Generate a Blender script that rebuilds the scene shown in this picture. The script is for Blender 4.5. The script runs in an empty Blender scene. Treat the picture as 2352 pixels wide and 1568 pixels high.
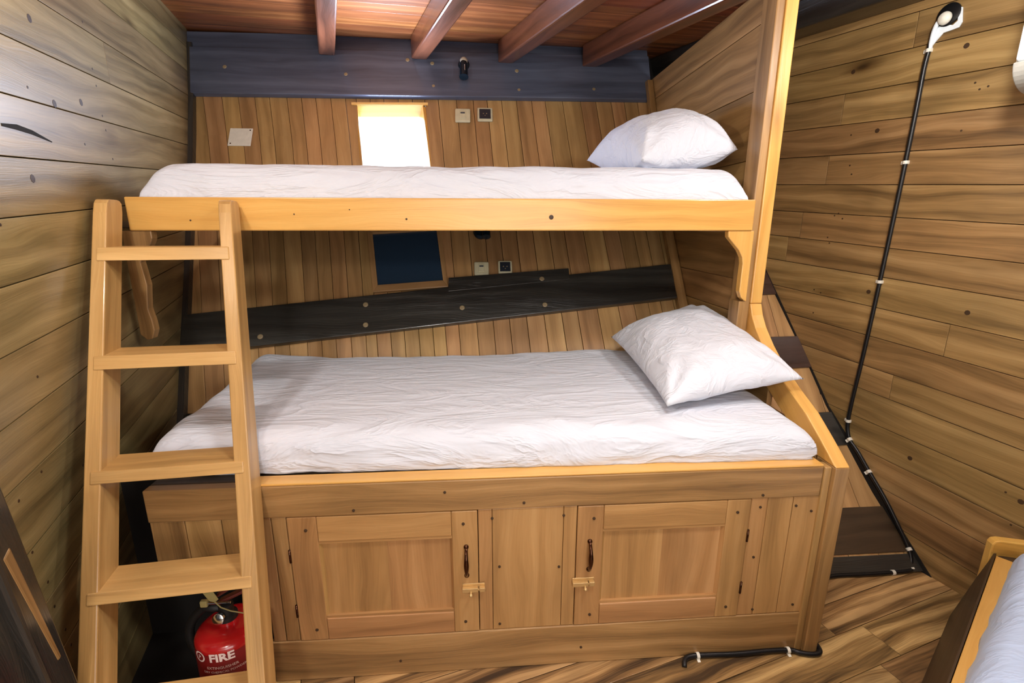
import bpy, math, random
import numpy as np
from mathutils import Vector, noise as mnoise
random.seed(7)
sc = bpy.context.scene
COL = sc.collection

# ------------------------------------------------------------------ camera model (used to set sizes from measured sight lines)
PITCH, YAW, ROLL, FPX = 0.2397, 0.0716, 0.0009, 1100.0
CAM = np.array([0.0, -1.2, 1.328])
cp, sp = math.cos(PITCH), math.sin(PITCH); cy, sy = math.cos(YAW), math.sin(YAW); cr, sr = math.cos(ROLL), math.sin(ROLL)
MR = (np.array([[cr, -sr, 0], [sr, cr, 0], [0, 0, 1]]) @ np.array([[1, 0, 0], [0, cp, -sp], [0, sp, cp]])
      @ np.array([[1, 0, 0], [0, 0, -1], [0, 1, 0]], float) @ np.array([[cy, -sy, 0], [sy, cy, 0], [0, 0, 1]]))

def ray(q):
    return MR.T @ np.array([(q[0] - 1176) / FPX, (q[1] - 784) / FPX, 1.0])
def on(q, n, d):
    n = np.array(n, float); g = ray(q)
    return CAM + (d - n @ CAM) / (n @ g) * g
def V(*a):
    return np.array(a, float)
def unit(v):
    v = np.array(v, float); return v / np.linalg.norm(v)

# cabin axes: the bulkheads run along TW, NW is their normal; the bunk front lies along x
AW = -0.2785
NW = V(math.cos(AW), -math.sin(AW), 0); TW = V(math.sin(AW), math.cos(AW), 0)
DL, DR = -1.0, 1.745
RISE = 0.0717                       # the planking rises towards the hull
def wall_pt(d, s, z):
    return NW * d + TW * s + V(0, 0, z)

# hull profile (z, y)
PROF = [(0, .30), (.235, .53), (.51, .76), (.767, .94), (1.0, 1.115), (1.3, 1.33), (1.77, 1.63), (2.05, 1.79), (2.6, 2.02)]
def hy(z):
    if z <= 0: return .30 + z * .98
    for (z0, y0), (z1, y1) in zip(PROF, PROF[1:]):
        if z <= z1: return y0 + (y1 - y0) * (z - z0) / (z1 - z0)
    return PROF[-1][1]
def hull(x, z, off=0.0):
    s = (hy(z + .05) - hy(z - .05)) / .1
    n = unit((0, -1, s))
    return V(x, hy(z), z) + n * off
def on_hull(q):
    g = ray(q)
    for (z0, y0), (z1, y1) in zip(PROF, PROF[1:]):
        s = (y1 - y0) / (z1 - z0)
        t = (y0 + s * (CAM[2] - z0) - CAM[1]) / (g[1] - s * g[2]); P = CAM + t * g
        if z0 <= P[2] <= z1 and t > 0: return P
    return P

# ------------------------------------------------------------------ materials
def srgb(r, g, b):
    f = lambda c: c / 12.92 if c <= .04045 else ((c + .055) / 1.055) ** 2.4
    return (f(r / 255), f(g / 255), f(b / 255), 1)
class NT:
    def __init__(s, name):
        s.m = bpy.data.materials.new(name); s.m.use_nodes = True; s.t = s.m.node_tree; s.t.nodes.clear()
        s.out = s.n('ShaderNodeOutputMaterial'); s.b = s.n('ShaderNodeBsdfPrincipled')
        s.l(s.b.outputs[0], s.out.inputs[0])
    def n(s, t, **k):
        o = s.t.nodes.new(t)
        for a, v in k.items(): setattr(o, a, v)
        return o
    def l(s, a, b): s.t.links.new(a, b)
    def math(s, op, a, b=None, clamp=False):
        o = s.n('ShaderNodeMath', operation=op, use_clamp=clamp)
        for i, x in enumerate((a, b)):
            if x is None: continue
            if hasattr(x, 'is_linked'): s.l(x, o.inputs[i])
            else: o.inputs[i].default_value = x
        return o.outputs[0]
    def vmath(s, op, a, b):
        o = s.n('ShaderNodeVectorMath', operation=op)
        for i, x in enumerate((a, b)):
            if hasattr(x, 'is_linked'): s.l(x, o.inputs[i])
            else: o.inputs[i].default_value = x
        return o.outputs[0]
    def noise(s, vec, scale=1, detail=3, rough=.55, dist=0):
        o = s.n('ShaderNodeTexNoise'); s.l(vec, o.inputs['Vector']); o.inputs['Scale'].default_value = scale
        o.inputs['Detail'].default_value = detail; o.inputs['Roughness'].default_value = rough; o.inputs['Distortion'].default_value = dist
        return o.outputs['Fac']
    def ramp(s, fac, stops):
        o = s.n('ShaderNodeValToRGB'); s.l(fac, o.inputs[0]); e = o.color_ramp.elements
        while len(e) < len(stops): e.new(.5)
        for x, (p, c) in zip(e, stops):
            x.position = p; x.color = c if len(c) == 4 else (*c, 1)
        return o.outputs[0]
    def mix(s, fac, a, b, mode='MIX'):
        o = s.n('ShaderNodeMix', data_type='RGBA', blend_type=mode)
        for i, x in ((0, fac), (6, a), (7, b)):
            if hasattr(x, 'is_linked'): s.l(x, o.inputs[i])
            else: o.inputs[i].default_value = x
        return o.outputs[2]
    def bump(s, h, strength, dist):
        o = s.n('ShaderNodeBump'); s.l(h, o.inputs['Height']); o.inputs['Strength'].default_value = strength; o.inputs['Distance'].default_value = dist
        s.l(o.outputs[0], s.b.inputs['Normal']); return o

def wood(name, dark, mid, light, rough=.42, coat=.15, var=.35, knots=.8, blotch=.5, bands=.10, bump=.18, contrast=1.0):
    t = NT(name)
    uv = t.n('ShaderNodeTexCoord').outputs['UV']
    rnd = t.n('ShaderNodeNewGeometry').outputs['Random Per Island']
    offc = t.n('ShaderNodeCombineXYZ')
    t.l(t.math('MULTIPLY', rnd, 57.3), offc.inputs[0]); t.l(t.math('MULTIPLY', rnd, 31.7), offc.inputs[1]); t.l(t.math('MULTIPLY', rnd, 13.1), offc.inputs[2])
    v = t.vmath('ADD', uv, offc.outputs[0])
    warp = t.noise(t.vmath('MULTIPLY', v, (1.6, 7, 1)), 1, 2)
    wv = t.n('ShaderNodeCombineXYZ'); t.l(t.math('MULTIPLY', t.math('SUBTRACT', warp, .5), .10), wv.inputs[1])
    v2 = t.vmath('ADD', v, wv.outputs[0])
    a = t.noise(t.vmath('MULTIPLY', v2, (.9, 22, 1)), 1, 4, .62)
    big = t.noise(t.vmath('MULTIPLY', v2, (.6, 7, 1)), 1, 2, .5)
    fine = t.noise(t.vmath('MULTIPLY', v2, (7, 240, 1)), 1, 2, .6)
    w = t.n('ShaderNodeTexWave', wave_type='BANDS', bands_direction='Y', wave_profile='SIN')
    t.l(t.vmath('MULTIPLY', v2, (.45, 6, 1)), w.inputs['Vector'])
    w.inputs['Scale'].default_value = .9; w.inputs['Distortion'].default_value = 7.0; w.inputs['Detail'].default_value = 2; w.inputs['Detail Scale'].default_value = .7
    f = t.math('ADD', t.math('MULTIPLY', a, .62), t.math('MULTIPLY', big, .38))
    f = t.math('ADD', f, t.math('MULTIPLY', t.math('SUBTRACT', w.outputs['Fac'], .5), bands))
    f = t.math('ADD', f, t.math('MULTIPLY', t.math('SUBTRACT', fine, .5), .22))
    f = t.math('ADD', t.math('MULTIPLY', t.math('SUBTRACT', f, .5), contrast), .5)
    c = t.ramp(f, [(.22, dark), (.5, mid), (.78, light)])
    bl = t.ramp(t.noise(t.vmath('MULTIPLY', v, (2.2, 6.5, 1)), 1, 3), [(.3, (1 - .55 * blotch,) * 3), (.52, (1, 1, 1)), (.75, (1 + .12 * blotch,) * 3)])
    c = t.mix(1, c, bl, 'MULTIPLY')
    vo = t.n('ShaderNodeTexVoronoi'); t.l(t.vmath('MULTIPLY', v2, (1.5, 4.6, 1)), vo.inputs['Vector']); vo.inputs['Scale'].default_value = 1
    kn = t.ramp(vo.outputs['Distance'], [(.02, (.14, .10, .08)), (.06, (.5, .44, .38)), (.15, (1, 1, 1))])
    c = t.mix(knots, c, t.mix(1, c, kn, 'MULTIPLY'))
    val = t.math('ADD', 1 - var * .5, t.math('MULTIPLY', rnd, var))
    hs = t.n('ShaderNodeHueSaturation'); t.l(c, hs.inputs['Color']); t.l(val, hs.inputs['Value'])
    r2 = t.math('FRACT', t.math('MULTIPLY', rnd, 7.77))
    t.l(t.math('ADD', .488, t.math('MULTIPLY', r2, .018)), hs.inputs['Hue'])
    t.l(hs.outputs[0], t.b.inputs['Base Color'])
    t.l(t.math('ADD', rough - .08, t.math('MULTIPLY', a, .2)), t.b.inputs['Roughness'])
    t.b.inputs['Coat Weight'].default_value = coat; t.b.inputs['Coat Roughness'].default_value = .18
    t.bump(t.math('ADD', fine, a), bump, .002)
    return t.m

def plain(name, col, rough=.5, metal=0, coat=0, noise=.06, scale=40, bump=0):
    t = NT(name)
    oc = t.n('ShaderNodeTexCoord').outputs['Object']
    nz = t.noise(oc, scale, 3)
    k = t.ramp(nz, [(.3, (1 - noise,) * 3), (.7, (1 + noise,) * 3)])
    t.l(t.mix(1, col, k, 'MULTIPLY'), t.b.inputs['Base Color'])
    t.b.inputs['Roughness'].default_value = rough; t.b.inputs['Metallic'].default_value = metal
    t.b.inputs['Coat Weight'].default_value = coat; t.b.inputs['Coat Roughness'].default_value = .08
    if bump: t.bump(nz, bump, .004)
    return t.m

def cloth(name, col, wr=.5, axis=(2.2, 7, 5), weave=True):
    t = NT(name)
    oc = t.n('ShaderNodeTexCoord').outputs['Object']
    a = t.noise(t.vmath('MULTIPLY', oc, axis), 1.6, 4, .55, 1.4)
    b = t.noise(t.vmath('MULTIPLY', oc, (9, 16, 12)), 1, 3, .5, 1.0)
    rid = t.math('ABSOLUTE', t.math('SUBTRACT', a, .5))
    rid = t.math('POWER', t.math('SUBTRACT', 1, t.math('MULTIPLY', rid, 2.0)), 5.0)
    h = t.math('ADD', t.math('MULTIPLY', rid, .7), t.math('MULTIPLY', b, .35))
    t.l(t.mix(1, col, t.ramp(b, [(.3, (.97, .97, .98)), (.7, (1, 1, 1))]), 'MULTIPLY'), t.b.inputs['Base Color'])
    t.b.inputs['Roughness'].default_value = .9; t.b.inputs['Sheen Weight'].default_value = .15
    t.bump(h, wr, .012)
    return t.m

S = srgb
M = dict(
    wall_l=wood('left_bulkhead_planks', S(100, 86, 54), S(144, 126, 82), S(174, 154, 106), rough=.4, coat=.3, knots=.75, blotch=.5, var=.22, contrast=1.3),
    wall_r=wood('right_bulkhead_planks', S(98, 76, 44), S(150, 119, 72), S(182, 150, 98), rough=.42, coat=.2, knots=.9, blotch=.6, var=.25, contrast=1.3),
    hull=wood('hull_ceiling_planks', S(136, 104, 62), S(176, 138, 88), S(200, 164, 110), rough=.45, coat=.15, knots=.5, blotch=.4, var=.3),
    bunk=wood('bunk_boards', S(112, 84, 48), S(164, 128, 76), S(194, 156, 100), rough=.42, coat=.2, knots=.55, blotch=.35, var=.16, contrast=1.2),
    rail=wood('lit_pale_wood', S(184, 134, 60), S(226, 176, 90), S(240, 202, 116), rough=.35, coat=.35, knots=.45, blotch=.22, var=.12, contrast=.8),  # lighter copy of the bunk wood, the light on it put into the colour
    ladder=wood('ladder_wood', S(156, 120, 66), S(200, 160, 94), S(226, 188, 120), rough=.4, coat=.35, knots=.5, blotch=.35, var=.2),
    door=wood('door_wood', S(138, 102, 58), S(178, 136, 82), S(202, 160, 104), rough=.45, coat=.12, knots=.2, blotch=.3, var=.14),
    floor=wood('teak_floor', S(66, 48, 30), S(142, 108, 66), S(200, 162, 108), rough=.4, coat=.3, knots=.7, blotch=.9, var=.5, contrast=2.1, bands=.12),
    ceil=wood('ceiling_planks', S(92, 54, 30), S(154, 90, 48), S(192, 124, 72), rough=.4, coat=.2, knots=.3, blotch=.6, var=.5),
    beam=wood('varnished_beam', S(64, 40, 24), S(112, 68, 42), S(150, 94, 60), rough=.3, coat=.5, knots=.2, blotch=.5, var=.3),
    band=wood('haze_tinted_timber', S(62, 66, 80), S(86, 92, 112), S(108, 114, 134), rough=.4, coat=.25, knots=.1, blotch=.4, var=.1),  # bluish tint puts the window's veiling haze into the timber colour
    dark=wood('tarred_and_shaded_timber', S(34, 32, 30), S(52, 50, 46), S(70, 68, 62), rough=.3, coat=.5, knots=.2, blotch=.5, var=.2, bump=.8),
    brown=wood('dark_brown_stringer', S(46, 28, 20), S(66, 44, 32), S(86, 60, 46), rough=.28, coat=.6, knots=.2, blotch=.5, var=.2, bump=.8),
    shade=wood('dark_and_shaded_board', S(46, 34, 20), S(72, 56, 36), S(92, 74, 50), rough=.5, coat=.1, knots=.3, var=.2),
    sheet=cloth('white_cotton_sheet', S(214, 218, 228), .6, axis=(1.6, 5, 5)),
    sheet2=cloth('bluish_cotton_sheet', S(188, 206, 236), .3),
    pillow=cloth('white_pillow_cotton', S(216, 220, 230), .4, axis=(5, 5, 5)),
    black=plain('black_cable_sheath', S(18, 18, 20), .35),
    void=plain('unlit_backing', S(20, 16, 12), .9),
    clip=plain('white_plastic', S(232, 228, 214), .4),
    cream=plain('cream_plastic', S(206, 200, 168), .45),
    grey=plain('grey_plastic', S(74, 78, 86), .4),
    chrome=plain('chrome', S(210, 215, 220), .15, 1),
    copper=plain('copper_and_black_metal', S(90, 62, 48), .22, 1),
    brass=plain('brass', S(200, 166, 112), .35, .5),
    red=plain('red_enamel', S(178, 26, 28), .2, 0, .6, .02),
    redlab=plain('dark_red_label', S(126, 22, 24), .45),
    letter=plain('pale_print', S(236, 214, 206), .6),
    hose=plain('black_rubber', S(14, 14, 14), .6),
    dredm=plain('dark_red_lever', S(92, 34, 24), .35),
    tagm=plain('khaki_tag', S(150, 138, 86), .7),
    ac=plain('air_conditioner_white', S(232, 240, 246), .3),
    acg=plain('air_conditioner_louver', S(170, 168, 160), .4),
    lampb=plain('teal_black_lamp_metal', S(24, 40, 52), .22, .4),
    lampc=plain('pale_lamp_joint', S(190, 178, 160), .35),
    peg=plain('dark_wood_plug', S(64, 44, 24), .6),
    plug=plain('pale_wood_plug', S(150, 132, 100), .5),
    sock=plain('dark_socket_face', S(40, 44, 54), .3),
)
def glass_mat():
    t = NT('dark_window_glass'); t.b.inputs['Base Color'].default_value = S(40, 58, 78); t.b.inputs['Roughness'].default_value = .12
    oc = t.n('ShaderNodeTexCoord').outputs['Object']; t.bump(t.noise(oc, 60, 2), .05, .001)
    return t.m
M['glass'] = glass_mat()
def pane_mat():
    t = NT('daylit_pane'); t.b.inputs['Base Color'].default_value = (.8, .9, 1, 1)
    t.b.inputs['Emission Color'].default_value = (.86, .94, 1, 1); t.b.inputs['Emission Strength'].default_value = WIN
    return t.m
WIN = 2.6
M['pane'] = pane_mat()

# ------------------------------------------------------------------ mesh builder
class MB:
    def __init__(s): s.v = []; s.f = []; s.uv = []
    def poly(s, idx, g):
        P = [np.array(s.v[i]) for i in idx]
        n = np.zeros(3)
        for i in range(len(P)): n += np.cross(P[i], P[(i + 1) % len(P)])
        nl = np.linalg.norm(n); n = n / nl if nl > 1e-12 else V(0, 0, 1)
        h = np.cross(g, n)
        if np.linalg.norm(h) < .3:
            a = V(0, 0, 1) if abs(n[2]) < .7 else V(1, 0, 0)
            h = unit(np.cross(n, a)); k = np.cross(n, h) * .15
        else: h = unit(h); k = g
        s.f.append(list(idx)); s.uv.append([(float(p @ k), float(p @ h)) for p in P])
    def box(s, o, ax, ay, az, grain=0):
        o, ax, ay, az = map(lambda t: np.array(t, float), (o, ax, ay, az)); b = len(s.v)
        if np.cross(ax, ay) @ az < 0: o = o + az; az = -az
        for k in (0, 1):
            for j in (0, 1):
                for i in (0, 1): s.v.append(o + ax * i + ay * j + az * k)
        g = unit((ax, ay, az)[grain])
        for q in ((0, 2, 3, 1), (4, 5, 7, 6), (0, 1, 5, 4), (2, 6, 7, 3), (0, 4, 6, 2), (1, 3, 7, 5)): s.poly([b + i for i in q], g)
        return s
    def bx(s, x0, x1, y0, y1, z0, z1, grain=0):
        return s.box((x0, y0, z0), (x1 - x0, 0, 0), (0, y1 - y0, 0), (0, 0, z1 - z0), grain)
    def prism(s, loop, ext, g):
        loop = [np.array(p, float) for p in loop]; ext = np.array(ext, float); b = len(s.v); n = len(loop)
        nn = np.zeros(3)
        for i in range(n): nn += np.cross(loop[i], loop[(i + 1) % n])
        if nn @ ext > 0: loop = loop[::-1]
        g = unit(g)
        s.v += loop + [p + ext for p in loop]
        s.poly(list(range(b, b + n)), g); s.poly([b + n + i for i in range(n)][::-1], g)
        for i in range(n):
            j = (i + 1) % n; s.poly([b + j, b + i, b + n + i, b + n + j], g)
        return s
    def loft(s, rings, g=(1, 0, 0), cap=True, closed=True):
        b = len(s.v); n = len(rings[0]); g = unit(g)
        for r in rings: s.v += [np.array(p, float) for p in r]
        m = n if closed else n - 1
        for k in range(len(rings) - 1):
            for i in range(m):
                j = (i + 1) % n; s.poly([b + k * n + i, b + k * n + j, b + (k + 1) * n + j, b + (k + 1) * n + i], g)
        if cap:
            s.poly([b + i for i in range(n)][::-1], g); s.poly([b + (len(rings) - 1) * n + i for i in range(n)], g)
        return s
    def tube(s, path, r, n=10, cap=True):
        path = [np.array(p, float) for p in path]; rs = r if isinstance(r, (list, tuple)) else [r] * len(path); rings = []
        t0 = unit(path[1] - path[0]); up = V(0, 0, 1) if abs(t0[2]) < .9 else V(1, 0, 0)
        u = unit(np.cross(t0, up))
        for i, p in enumerate(path):
            t = unit(path[min(i + 1, len(path) - 1)] - path[max(i - 1, 0)])
            u = unit(u - t * (u @ t)); w = np.cross(t, u)
            rings.append([p + rs[i] * (math.cos(a) * u + math.sin(a) * w) for a in [2 * math.pi * k / n for k in range(n)]])
        return s.loft(rings, t0, cap)
    def lathe(s, c, prof, axis=(0, 0, 1), n=32):
        axis = unit(axis); c = np.array(c, float); a0 = V(1, 0, 0) if abs(axis[0]) < .8 else V(0, 1, 0)
        u = unit(np.cross(axis, a0)); w = np.cross(axis, u)
        rings = [[c + axis * h + max(r, 1e-4) * (math.cos(a) * u + math.sin(a) * w) for a in [2 * math.pi * k / n for k in range(n)]] for r, h in prof]
        return s.loft(rings, axis)
    def grid(s, fn, nu, nv, g=(1, 0, 0), flip=False):
        b = len(s.v); g = unit(g)
        for j in range(nv + 1):
            for i in range(nu + 1): s.v.append(np.array(fn(i / nu, j / nv), float))
        for j in range(nv):
            for i in range(nu):
                q = [b + j * (nu + 1) + i, b + j * (nu + 1) + i + 1, b + (j + 1) * (nu + 1) + i + 1, b + (j + 1) * (nu + 1) + i]
                s.poly(q[::-1] if flip else q, g)
        return s

def root_loc(o):
    l = np.zeros(3)
    while o is not None: l = l + np.array(o.location); o = o.parent
    return l
def build(name, mb, mat, parent=None, bevel=0, smooth=False, origin=None, auto=None):
    me = bpy.data.meshes.new(name); org = root_loc(parent)
    loc = np.zeros(3)
    if parent is None:
        a = np.array(mb.v); loc = np.array(origin, float) if origin is not None else V((a[:, 0].min() + a[:, 0].max()) / 2, (a[:, 1].min() + a[:, 1].max()) / 2, a[:, 2].min())
        org = loc
    me.from_pydata([tuple(p - org) for p in mb.v], [], mb.f)
    ul = me.uv_layers.new(name='UVMap'); k = 0
    flat = [c for u in mb.uv for c in u]
    for i, c in enumerate(flat): ul.data[i].uv = c
    me.materials.append(mat)
    o = bpy.data.objects.new(name, me); COL.objects.link(o); o.location = loc
    if parent is not None: o.parent = parent; o.location = (0, 0, 0)
    if smooth:
        for p in me.polygons: p.use_smooth = True
    if auto:
        for p in me.polygons: p.use_smooth = True
        md = o.modifiers.new('edge', 'EDGE_SPLIT'); md.split_angle = math.radians(auto)
    if bevel:
        md = o.modifiers.new('bevel', 'BEVEL'); md.width = bevel; md.segments = 2; md.limit_method = 'ANGLE'; md.angle_limit = math.radians(40)
    return o
def tag(o, label=None, cat=None, group=None, kind=None):
    if label: o['label'] = label
    if cat: o['category'] = cat
    if group: o['group'] = group
    if kind: o['kind'] = kind
    return o
def thing(name, loc, label, cat, group=None):
    o = bpy.data.objects.new(name, None); COL.objects.link(o); o.location = tuple(float(c) for c in loc); o.empty_display_size = .05
    return tag(o, label, cat, group)
def struct(name, mb, mat, **k):
    o = build(name, mb, mat, **k); o['kind'] = 'structure'; return o

# ================================================================== SETTING
# floor: teak boards running across the cabin
mb = MB(); w = .118
fd = NW; fw = TW
k = 0; s = -3.2
while s < 1.1:
    ww = w * (0.8 + .4 * random.random())
    cuts = [-1.1, random.uniform(-.6, .3), random.uniform(.6, 1.4), 1.85]
    for a, b in zip(cuts, cuts[1:]):
        mb.box(fd * (a + .001) + fw * s + V(0, 0, -.02), fd * (b - a - .002), fw * (ww - .002), V(0, 0, .02), 0)
    s += ww
struct('floor', mb, M['floor'], bevel=.0008)
struct('floor_base', MB().bx(-3, 4, -4, 2, -.05, -.021), M['void'])
# bulkheads of horizontal boards
def bulkhead(name, d, sgn, zs, mat, joints, s0=-3.2, s1=2.35):
    m = MB()
    for i, (z0, z1) in enumerate(zip(zs, zs[1:])):
        js = [s0] + [j for (r, j) in joints if r == i] + [s1]
        for a, b in zip(js, js[1:]):
            o = NW * d + TW * a + V(0, 0, z0 + .0012 + RISE * a)
            L = b - a - .0016
            m.box(o, TW * L + V(0, 0, RISE * L), V(0, 0, z1 - z0 - .0024), NW * sgn * .02, 0)
    bk = MB().box(NW * (d + sgn * .021) + TW * s0 + V(0, 0, zs[0] + RISE * s0), TW * (s1 - s0) + V(0, 0, RISE * (s1 - s0)), V(0, 0, zs[-1] - zs[0]), NW * sgn * .02)
    struct(name + '_backing', bk, M['void'])
    return struct(name, m, mat, bevel=.0012)
zl = [-.2, -.06, .085, .225, .362, .5, .637, .785, .912, 1.047, 1.184, 1.323, 1.453, 1.589, 1.719, 1.849, 1.98, 2.11, 2.25]
bulkhead('wall_left', DL, -1, zl, M['wall_l'], [(14, 1.0), (6, -.6), (12, -.7), (9, -.9), (15, -.4)])
zr = [-.25, -.12, 0, .13, .255, .38, .507, .633, .736, .864, .985, 1.11, 1.226, 1.345, 1.467, 1.588, 1.709, 1.831, 1.95, 2.07, 2.25]
bulkhead('wall_right', DR, 1, zr, M['wall_r'], [(12, .56), (14, .47), (16, .44), (11, .62), (9, -.1), (18, .2), (7, .05)])
def nails(parent, d, qs, r=.004):
    m = MB()
    for q in qs: m.lathe(on(q, NW, d), [(0, -.002), (r, -.001), (r, .0006), (0, .0008)], NW if d < 0 else -NW, 8)
    build('nail_heads', m, M['peg'], bpy.data.objects[parent])
nails('wall_left', DL, [(189, 50), (212, 158), (221, 197), (235, 266), (243, 299), (195, 331), (259, 365), (63, 200), (95, 1083), (43, 1150), (74, 1268), (110, 1336), (125, 1392), (150, 1445), (163, 1480), (1, 516), (86, 865), (190, 1068)], .0035)
nails('wall_left', DL, [(125, 238), (186, 235), (75, 410), (67, 42), (240, 1120)], .010)
nails('wall_right', DR, [(1952, 380), (1956, 400), (1917, 495), (1935, 502), (1926, 490), (1901, 545), (1905, 558), (1870, 665), (1885, 672), (1868, 718), (1955, 310), (2240, 190), (2250, 205), (2270, 198), (2208, 300), (2310, 1130), (2322, 1205), (2345, 1150)], .0035)
nails('wall_right', DR, [(2220, 105), (2015, 300), (1960, 165), (2222, 718), (2090, 1052), (2345, 1152), (1995, 670), (1740, 740)], .009)
# wall behind the camera (aft bulkhead) closes the cabin
m = MB()
z = 0
for i in range(19):
    m.box(TW * -3.2 + NW * -1.05 + V(0, 0, z), NW * 2.85, V(0, 0, .118), TW * -.02, 0); z += .12
struct('wall_front', m, M['wall_r'], bevel=.002)
# a long dark check in one board of the left bulkhead
cr_ = MB()
pts = [on(q, NW, DL + .0015) for q in [(5, 286), (40, 292), (75, 304), (120, 326)]]
rw = [.003, .006, .005, .001]
loop = [p + V(0, 0, r) for p, r in zip(pts, rw)] + [p - V(0, 0, r) for p, r in zip(pts[::-1], rw[::-1])]
cr_.prism(loop, NW * -.004, TW)
build('crack', cr_, M['void'], bpy.data.objects['wall_left'])
bpy.data.objects['crack']['label'] = 'long black crack in the board'

# hull side: near vertical boards following the flare of the hull
WIN_U = (-.658, -.280, 1.60, 1.978)
m = MB()
def lean(x): return (-.07 - .14 * max(0, -x)) * max(0, min(1, (1.05 - x) / .4))
def hull_plank(m, x0, x1, z0, z1, th=.02, off=0, ln=True):
    n = max(2, int((z1 - z0) / .06)); rings = []
    for i in range(n + 1):
        z = z0 + (z1 - z0) * i / n; da = lean(x0) * (z - 2.0) if ln else 0; db = lean(x1) * (z - 2.0) if ln else 0
        rings.append([hull(x0 + da, z, off), hull(x1 + db, z, off), hull(x1 + db, z, off - th), hull(x0 + da, z, off - th)])
    m.loft(rings, rings[-1][0] - rings[0][0])
x = -1.95
while x < 1.02:
    ww = random.uniform(.075, .105); x1 = min(x + ww, 1.05)
    zones = [(.55, 2.34)]
    if x1 > WIN_U[0] and x < WIN_U[1]:
        if x < WIN_U[0] < x1: x1 = WIN_U[0]
        elif x < WIN_U[1] < x1: x1 = WIN_U[1]
        if x >= WIN_U[0] - 1e-6: zones = [(.55, WIN_U[2]), (WIN_U[3], 2.34)]
    for z0, z1 in zones:
        # boards stop at the stringers
        cuts = [z0] + [c for c in (1.42,) if z0 < c < z1] + [z1]
        for a, b in zip(cuts, cuts[1:]): hull_plank(m, x + .0012, x1 - .0012, a, b - .001)
    x = x1
x = 1.07
while x < 1.85:
    ww = random.uniform(.08, .13)
    hull_plank(m, x + .001, x + ww - .001, -.02, 1.9, ln=False); x += ww
struct('wall_back', m, M['hull'], bevel=.0015)
m = MB(); 
rings = [[hull(-1.9, z, -.14), hull(1.9, z, -.14), hull(1.9, z, -.16), hull(-1.9, z, -.16)] for z in [0, .3, .6, .9, 1.2, 1.5]]
m.loft(rings, (1, 0, 0))
for xa, xb, za, zb in ((-1.9, WIN_U[0] - .06, 1.5, 2.5), (WIN_U[1] + .06, 1.9, 1.5, 2.5), (-.8, -.1, 2.1, 2.5)):
    m.loft([[hull(xa, z, -.135), hull(xb, z, -.135), hull(xb, z, -.16), hull(xa, z, -.16)] for z in (za, (za + zb) / 2, zb)], (1, 0, 0))
struct('wall_back_outer', m, M['void'])

def strip(q_tl, q_tr, q_bl, q_br, th, lift=.0):
    """a stringer on the hull, from four sight lines"""
    P = [on_hull(q) for q in (q_tl, q_tr, q_br, q_bl)]
    return P
def stringer(m, xa, za0, za1, xb, zb0, zb1, th=.03, n=10, off=0.0):
    for k in range(1):
        rings = []
        for i in range(n + 1):
            t = i / n; x = xa + (xb - xa) * t; z0 = za0 + (zb0 - za0) * t; z1 = za1 + (zb1 - za1) * t
            rings.append([hull(x, z0, off), hull(x, z1, off), hull(x, z1, off + th), hull(x, z0, off + th)])
        m.loft(rings, (1, 0, 0))
# heavy dark shelf timber high on the hull
m = MB(); stringer(m, -1.75, 1.998, 2.262, 1.02, 2.014, 2.275, .03)
t1 = struct('trim_1', m, M['band'], bevel=.004)
m = MB(); stringer(m, -1.75, 2.268, 2.36, 1.02, 2.28, 2.37, .015)
struct('trim_2', m, M['band'], bevel=.003)
def plugs(parent, qs, r, mat, name='wood_plug', lift=.032):
    for q in qs:
        P = on_hull(q); s_ = (hy(P[2] + .05) - hy(P[2] - .05)) / .1; n = unit((0, -1, s_))
        mm = MB().lathe(P + n * (lift - .006), [(0, 0), (r, 0), (r, .007), (r * .7, .009), (0, .009)], n, 14)
        build(name, mm, mat, parent, smooth=False)
plugs(t1, [(523, 163), (798, 180), (994, 155), (997, 207), (1186, 172), (1191, 216), (1361, 214), (938, 147)], .011, M['plug'])
# stringer beside the lower bunk, rising to the right
m = MB(); stringer(m, -1.5, .74, .90, 1.0, .968, 1.122, .028)
t3 = struct('trim_3', m, M['dark'], bevel=.004)
plugs(t3, [(604, 779), (843, 706), (843, 752), (1062, 713), (1243, 647), (1250, 706)], .012, M['plug'], lift=.03)
m = MB(); stringer(m, -.14, 1.0, 1.06, .45, 1.05, 1.10, .003, off=.028)
build('patch_board', m, M['dark'], t3, bevel=.002)
# dark stringers on the strip of hull outside the bunk end, and the black waterway at the floor
def hz(q):
    return on(q, NW, DR)[2]
for nm, qa, qb, mat in (('trim_4', (1760, 625), (1776, 672), 'brown'), ('trim_5', (1831, 772), (1867, 843), 'brown'),
                        ('trim_6', (1906, 945), (1953, 1022), 'dark'), ('trim_7', (2021, 1160), (2085, 1266), 'shade'), ('trim_8', (2087, 1268), (2108, 1306), 'dark')):
    za, zb = hz(qb), hz(qa)
    if nm == 'trim_8': za = 0.0
    if nm == 'trim_7': za += .004
    m = MB(); stringer(m, 1.07, za - (.02 if nm not in ('trim_8', 'trim_7') else 0), zb - (.01 if nm not in ('trim_8', 'trim_7') else -.0), 1.80, za + .0, zb, .006 if nm == 'trim_7' else .01, n=8)
    struct(nm, m, M[mat], bevel=.002)
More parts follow.
